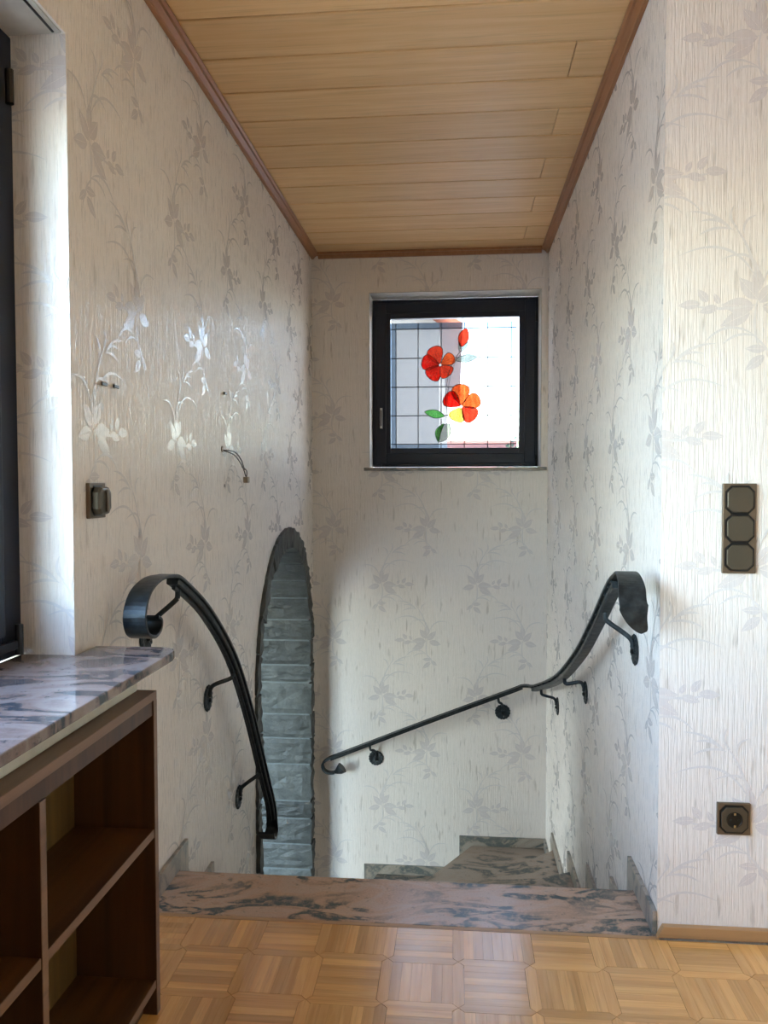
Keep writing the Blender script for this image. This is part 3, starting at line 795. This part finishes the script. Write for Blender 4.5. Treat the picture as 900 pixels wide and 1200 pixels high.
for a, b in zip(lo, hi):
    edged('shelf', CX0+.004, CX1-.002, a+.0005, b-.0005, .391, .409, M_CABS)
    edged('bottom_shelf', CX0+.004, CX1-.002, a+.0005, b-.0005, .060, .078, M_CABS)
m = MB(); m.box(CX0, CX0+.004, -.38, 1.646, .05, CZ-.02); m.build('back_panel', M_BACK, cab)
m = MB(); m.box(CX1-.05, CX1-.032, -.38, 1.646, .001, .059); m.build('plinth', M_CABD, cab)

# ================================================================== HANDRAILS
def rosette(parent, c, n, r=.045, squash=1.):
    """hammered scalloped wall plate facing n"""
    n = Vector(n); a = Vector((0, 0, 1)); b = n.cross(a); c = Vector(c); m = MB(); N = 32
    rings = []
    for rr, h in ((1., 0), (1., .003), (.82, .006), (.45, .004), (.2, .006)):
        rings.append([c+n*h+(a*math.sin(2*math.pi*k/N)+b*math.cos(2*math.pi*k/N)*squash)*r*rr*(1 if k % 2 else (.93 if rr > .5 else 1))+(n*(.0015 if k % 2 else 0)) for k in range(N)])
    m.sweep(rings); o = m.build('rosette', M_IRON, parent, origin=c)
    m = MB(); tube(m, [c+n*.004-a*.006, c+n*.012-a*.006, c+n*.015-a*.006], [.008, .0075, .004], 6); m.build('bolt', M_GAP, parent)
def bracket(rail, pts, n, rc):
    m = MB(); tube(m, catmull(pts, 5), .0072, 10); o = m.build('bracket', M_IRON, rail, smooth=True)
    rosette(o, rc, n)
def rail_z(tab, y):
    for (a, za), (b, zb_) in zip(tab[:-1], tab[1:]):
        if min(a, b) <= y <= max(a, b): return za+(zb_-za)*(y-a)/(b-a)
# --- left
hl = empty('wall_handrail', (XL, 2.5, .5))
tag(hl, 'black wrought-iron handrail on the left wall, curving down from a scrolled end', 'handrail', None)
xr = -.753
tabL = [(2.10, .888), (2.335, .775), (2.602, .580), (2.815, .340), (3.023, .047), (3.16, -.15), (3.185, -.235)]
path = catmull([(xr, y, z) for y, z in [(2.02, .912), (2.10, .892)]+tabL[1:]], 8)
m = MB(); strap(m, path, (1, 0, 0), .0225, .0045); m.build('rail_strap', M_IRON, hl)
m = MB(); strap(m, path[6:-3], (1, 0, 0), .016, .009, -.0125); m.build('under_bar', M_IRON, hl)
m = MB(); strap(m, path[7:-3], (1, 0, 0), .005, .006, -.026); m.build('rib', M_IRON, hl)
scr = catmull([(xr, 2.02, .912), (xr, 1.93, .914), (xr, 1.85, .892), (xr, 1.812, .845), (xr, 1.825, .80), (xr, 1.87, .781), (xr, 1.912, .79), (xr, 1.925, .812), (xr, 1.905, .824)], 6)
m = MB(); strap(m, scr, (1, 0, 0), [.0225+.006*math.sin(math.pi*i/(len(scr)-1)) for i in range(len(scr))], .004); m.build('scroll', M_IRON, hl)
end = catmull([(xr, 3.183, -.228), (xr, 3.19, -.262), (xr, 3.16, -.278), (xr, 3.11, -.268), (xr, 3.08, -.235)], 5)
m = MB(); strap(m, end, (1, 0, 0), [.022+.012*i/(len(end)-1) for i in range(len(end))], .0045); m.build('end_curl', M_IRON, hl)
for yb, zr in ((2.072, .742), (2.60, .433), (2.966, -.047)):
    z0 = rail_z([(2.0, .905)]+tabL, yb+.03)
    bracket(hl, [(xr, yb+.03, z0-.015), (xr, yb+.03, z0-.040), (xr-.008, yb+.027, z0-.054), (XL+.022, yb+.004, zr+.044), (XL+.010, yb, zr+.024), (XL+.009, yb, zr+.006)], (1, 0, 0), (XL+.0008, yb, zr))
# --- right and back
hr = empty('wall_handrail', (XR, 3.2, .4))
tag(hr, 'black wrought-iron handrail on the right wall, carried round the corner onto the window wall', 'handrail', None)
xq = .428
tabR = [(2.12, .915), (2.235, .872), (2.50, .725), (2.83, .560), (3.41, .335), (4.29, .075)]
path = catmull([(xq, y, z) for y, z in tabR]+[(xq-.005, 4.45, .030)], 8)
m = MB(); strap(m, path, (1, 0, 0), .0225, .0045); m.build('rail_strap', M_IRON, hr)
m = MB(); strap(m, path[5:-3], (1, 0, 0), .016, .009, -.018); m.build('under_bar', M_IRON, hr)
m = MB(); 
for i in range(6, len(path)-5, 2):
    t_ = (path[i+1]-path[i-1]).normalized(); n = Vector((1, 0, 0)).cross(t_)
    strap(m, [path[i]-n*.0067-t_*.007, path[i]-n*.0067+t_*.007], (1, 0, 0), .018, .003)
tag(m.build('spacers', M_IRON, hr), kind='stuff')
scr = catmull([(xq, 2.125, .914), (xq-.003, 2.05, .925), (xq-.006, 1.985, .905), (xq-.008, 1.955, .865), (xq+.002, 1.958, .825), (xq+.022, 1.972, .792)], 7)
nn = len(scr)
m = MB(); strap(m, scr, (1, 0, 0), [.0225+.010*min(1, i/(nn*.45)) if i < nn*.62 else .0325*(1-(i-nn*.62)/(nn*.38))**.7+.003 for i in range(nn)], .004); m.build('scroll', M_IRON, hr)
for yb, zr in ((2.333, .675), (3.198, .325), (4.069, .028)):
    z0 = rail_z(tabR, yb+.02)
    bracket(hr, [(xq, yb+.02, z0-.018), (xq, yb+.02, z0-.042), (xq+.008, yb+.018, z0-.056), (XR-.024, yb+.004, zr+.040), (XR-.010, yb, zr+.022), (XR-.009, yb, zr+.006)], (-1, 0, 0), (XR-.0008, yb, zr))
yw = 4.522
pb = catmull([(xq-.004, 4.44, .032), (xq-.02, 4.50, .018), (.365, yw, .012), (.29, yw, -.018), (-.17, yw, -.200), (-.66, yw, -.400), (-.735, yw, -.432), (-.768, yw, -.462), (-.762, yw, -.497), (-.735, yw, -.514), (-.70, yw, -.512)], 7)
m = MB()
secs = []
strap(m, pb[9:], (0, 1, 0), .020, .006); m.build('rail_strap', M_IRON, hr)
m = MB(); strap(m, pb[:11], (.55, .83, 0), .019, .006); m.build('corner_joint', M_IRON, hr)
m = MB(); strap(m, pb[14:-30], (0, 1, 0), .010, .007, -.011); m.build('under_bar', M_IRON, hr)
m = MB(); tube(m, [(-.705, yw, -.512), (-.69, yw, -.507), (-.672, yw, -.497), (-.655, yw, -.482)], [.006, .014, .026, .033], 12); m.build('end_curl', M_IRON, hr)
for xb, zr in ((.263, -.157), (-.466, -.445)):
    zz = -.018+(xb-.03-.29)*(.382/.95) if True else 0
    bracket(hr, [(xb-.03, yw, zz-.012), (xb-.025, yw, zz-.04), (xb-.01, yw+.02, zr+.062), (xb, YB-.014, zr+.035), (xb, YB-.008, zr+.01)], (0, -1, 0), (xb, YB-.0008, zr))

# ================================================================== SWITCHES, SOCKETS, SMALL THINGS
def octa(cx, cz, h, c):
    return [(cx-h+c, cz-h), (cx+h-c, cz-h), (cx+h, cz-h+c), (cx+h, cz+h-c), (cx+h-c, cz+h), (cx-h+c, cz+h), (cx-h, cz+h-c), (cx-h, cz-h+c)]
def plate(root, cx, z0, z1, y, w=.0404):
    m = MB(); m.box(cx-w, cx+w, y-.009, y, z0, z1); return m.build('cover_frame', M_BRONZE, root, bevel=.0015)
SX = .697
sw = empty('light_switch', (SX, YF, 1.038)); tag(sw, 'tall bronze triple light switch with octagonal rockers on the right-hand wall', 'light switch')
plate(sw, SX, 1.038-.1114, 1.038+.1114, YF-.0004)
for k in (-1, 0, 1):
    cz = 1.038+k*.071
    m = MB(); m.prism([(x, YF-.0094, z) for x, z in octa(SX, cz, .0356, .0145)], (0, -.0006, 0)); m.build('gap_ring', M_GAP, sw)
    m = MB(); m.prism([(x, YF-.0098, z) for x, z in octa(SX, cz, .0312, .0128)], (0, -.0055, 0)); m.build('rocker', M_BRONZED, sw, bevel=.002)
so = empty('power_socket', (SX-.004, YF, .308)); tag(so, 'square bronze power socket low on the right-hand wall above the oak skirting', 'socket')
cx = SX-.004; plate(so, cx, .308-.0404, .308+.0404, YF-.0004)
m = MB(); m.prism([(x, YF-.0094, z) for x, z in octa(cx, .308, .0356, .0145)], (0, -.0006, 0)); m.build('gap_ring', M_GAP, so)
m = MB(); N = 32; oo = octa(cx, .308, .0312, .0128)
m.prism([(x, YF-.0098, z) for x, z in oo], (0, -.0045, 0)); m.build('insert', M_BRONZED, so, bevel=.001)
m = MB(); m.sweep([[(cx+r*math.cos(2*math.pi*k/N), yy, .308+r*math.sin(2*math.pi*k/N)) for k in range(N)] for r, yy in ((.0200, YF-.0143), (.0200, YF-.0152), (.0180, YF-.0152), (.0175, YF-.0148))]); m.build('well', M_GAP, so, smooth=False)
for dz in (.0155, -.0155):
    m = MB(); m.box(cx-.0025, cx+.0025, YF-.0175, YF-.0150, .308+dz-.003, .308+dz+.003); m.build('earth_clip', M_BRASSPIN, so)
for dx in (-.0095, .0095):
    m = MB(); tube(m, [(cx+dx, YF-.0151, .308), (cx+dx, YF-.0158, .308)], .0027, 8); m.build('pin_hole', M_IRON, so)
# left wall dimmer-like rocker
dy, dz = 1.778, 1.113
ls = empty('light_switch', (XL, dy, dz)); tag(ls, 'square bronze switch with raised octagonal knob on the left wall beside the window', 'light switch')
m = MB(); m.box(XL+.0004, XL+.010, dy-.0404, dy+.0404, dz-.0404, dz+.0404); m.build('cover_frame', M_BRONZE, ls, bevel=.0015)
m = MB(); m.prism([(XL+.0102, y, z) for y, z in octa(dy, dz, .0350, .0145)], (.0008, 0, 0)); m.build('gap_ring', M_GAP, ls)
m = MB()
secs = []
for h, c, x in ((.0315, .0125, .0110), (.0315, .0125, .024), (.029, .0115, .029), (.022, .009, .031)): secs.append([(XL+x, y, z) for y, z in octa(dy, dz, h, c)])
m.sweep(secs); m.build('knob', M_BRONZED, ls, bevel=.001)
m = MB(); m.box(XL+.0305, XL+.0365, dy-.004, dy+.004, dz-.026, dz+.026); m.build('grip', M_BRONZE, ls, bevel=.0015)
# wall plugs
for (y, z, lab) in ((1.827, 1.386, 'left one of the pair of wall plugs above the left switch'), (1.893, 1.388, 'right one of the pair of wall plugs above the left switch'), (2.821, 1.475, 'lone wall plug on the left wall above the loose wires')):
    pl = empty('wall_plug', (XL, y, z)); tag(pl, 'small white '+lab, 'wall plug')
    m = MB(); tube(m, [(XL+.0006, y, z+.001), (XL+.005, y, z+.001)], .0062, 10); m.build('collar', M_PLUGW, pl)
    m = MB(); m.box(XL+.0052, XL+.009, y-.014, y+.014, z-.004, z+.0035); m.build('screw', M_GAP, pl, bevel=.001)
m = MB(); tube(m, [(XL+.0004, 2.821, 1.145), (XL+.0014, 2.821, 1.145)], .006, 8); tag(m.build('drill_hole', M_GAP), 'small dark drill hole below the loose wires on the left wall', 'hole')
wr = empty('loose_wires', (XL, 2.794, 1.27)); tag(wr, 'short brown lamp wires with a connector hanging from the left wall', 'wires')
m = MB(); tube(m, [(XL+.0006, 2.794, 1.275), (XL+.004, 2.794, 1.275)], .011, 10); m.build('outlet_hole', M_CONN, wr)
m = MB(); tube(m, catmull([(XL+.004, 2.80, 1.27), (XL+.03, 2.85, 1.255), (XL+.04, 2.92, 1.215), (XL+.04, 2.965, 1.18)], 6), .0022, 6); m.build('wire', M_COPPER, wr)
m = MB(); tube(m, catmull([(XL+.004, 2.798, 1.272), (XL+.025, 2.87, 1.268), (XL+.03, 2.94, 1.24), (XL+.03, 2.985, 1.205)], 6), .0022, 6); m.build('wire', M_COPPER, wr)
m = MB(); tube(m, catmull([(XL+.035, 2.93, 1.215), (XL+.045, 2.96, 1.20), (XL+.04, 2.975, 1.175)], 6), .0022, 6); m.build('wire', M_COPPER, wr)
m = MB(); m.box(XL+.032, XL+.05, 2.957, 2.987, 1.155, 1.178); m.build('connector', M_CONN, wr, bevel=.003)

# ================================================================== OUTSIDE
m = MB(); m.box(-60, 60, -60, 120, GY-.3, GY); struct(m.build('ground', M_GRASS))
nh = empty('neighbour_house', (-3.5, 9, GY)); tag(nh, 'grey rendered house with brown eaves seen through the stair window', 'house')
m = MB(); m.prism([(-7, 9.0, GY), (-.20, 9.0, GY), (-.20, 9.0, 2.93), (-3.6, 9.0, 5.0), (-7, 9.0, 2.93)], (0, 8, 0)); m.build('wall', M_GREYWALL, nh)
for sx in (1, -1):
    m = MB(); c = Vector((-3.6, 8.6, 5.12)); e = Vector((-3.6+sx*3.66, 8.6, 2.88)); m.prism([c, e, e+Vector((0, 0, .16)), c+Vector((0, 0, .16))], (0, 8.8, 0)); m.build('roof', [M_ROOFTILE], nh)
    m = MB(); m.prism([c-Vector((0, 0, .03)), e-Vector((0, 0, .03)), e+Vector((0, 0, .17)), c+Vector((0, 0, .17))], (0, -.03, 0)); m.build('barge_board', M_EAVE, nh)
fh = empty('far_house', (1.6, 42, GY)); tag(fh, 'distant house with orange roof low in the stair window', 'house')
m = MB(); m.box(-1.5, 5.5, 42, 50, GY, 1.8); m.build('wall', M_WHITE, fh)
m = MB(); m.prism([(-1.9, 41.5, 1.8), (-1.9, 50.5, 1.8), (-1.9, 46, 3.6)], (7.8, 0, 0)); m.build('roof', M_ROOFTILE, fh)
def tree(x, y, h, r, label, seed):
    rd = random.Random(seed); t = empty('tree', (x, y, GY)); tag(t, label, 'tree', None)
    m = MB(); tube(m, [(x, y, GY), (x+.05, y, GY+h*.4), (x, y+.05, GY+h*.8)], [r*.12, r*.09, r*.03], 8); m.build('trunk', M_BARK, t)
    m = MB()
    for _ in range(700):
        while True:
            d = Vector((rd.uniform(-1, 1), rd.uniform(-1, 1), rd.uniform(-1, 1)))
            if d.length < 1: break
        c = Vector((x, y, GY+h*.68))+Vector((d.x*r, d.y*r, d.z*h*.34)); a = Vector((rd.gauss(0, 1), rd.gauss(0, 1), rd.gauss(0, 1))).normalized(); b = a.orthogonal().normalized()
        s = r*.10
        m.add([c-a*s, c+b*s*.5, c+a*s, c-b*s*.5], [(0, 1, 2, 3)])
    tag(m.build('foliage', M_LEAFY, t), kind='stuff')
tree(3.35, 38, 4.9, 1.5, 'leafy tree standing nearest the right edge of the stair window', 3)
tree(.1, 55, 5.2, 2.2, 'leafy tree in the middle distance beyond the orange roof', 4)
tree(-8, -1.5, 5, 1.7, 'leafy garden tree outside the left window', 5)
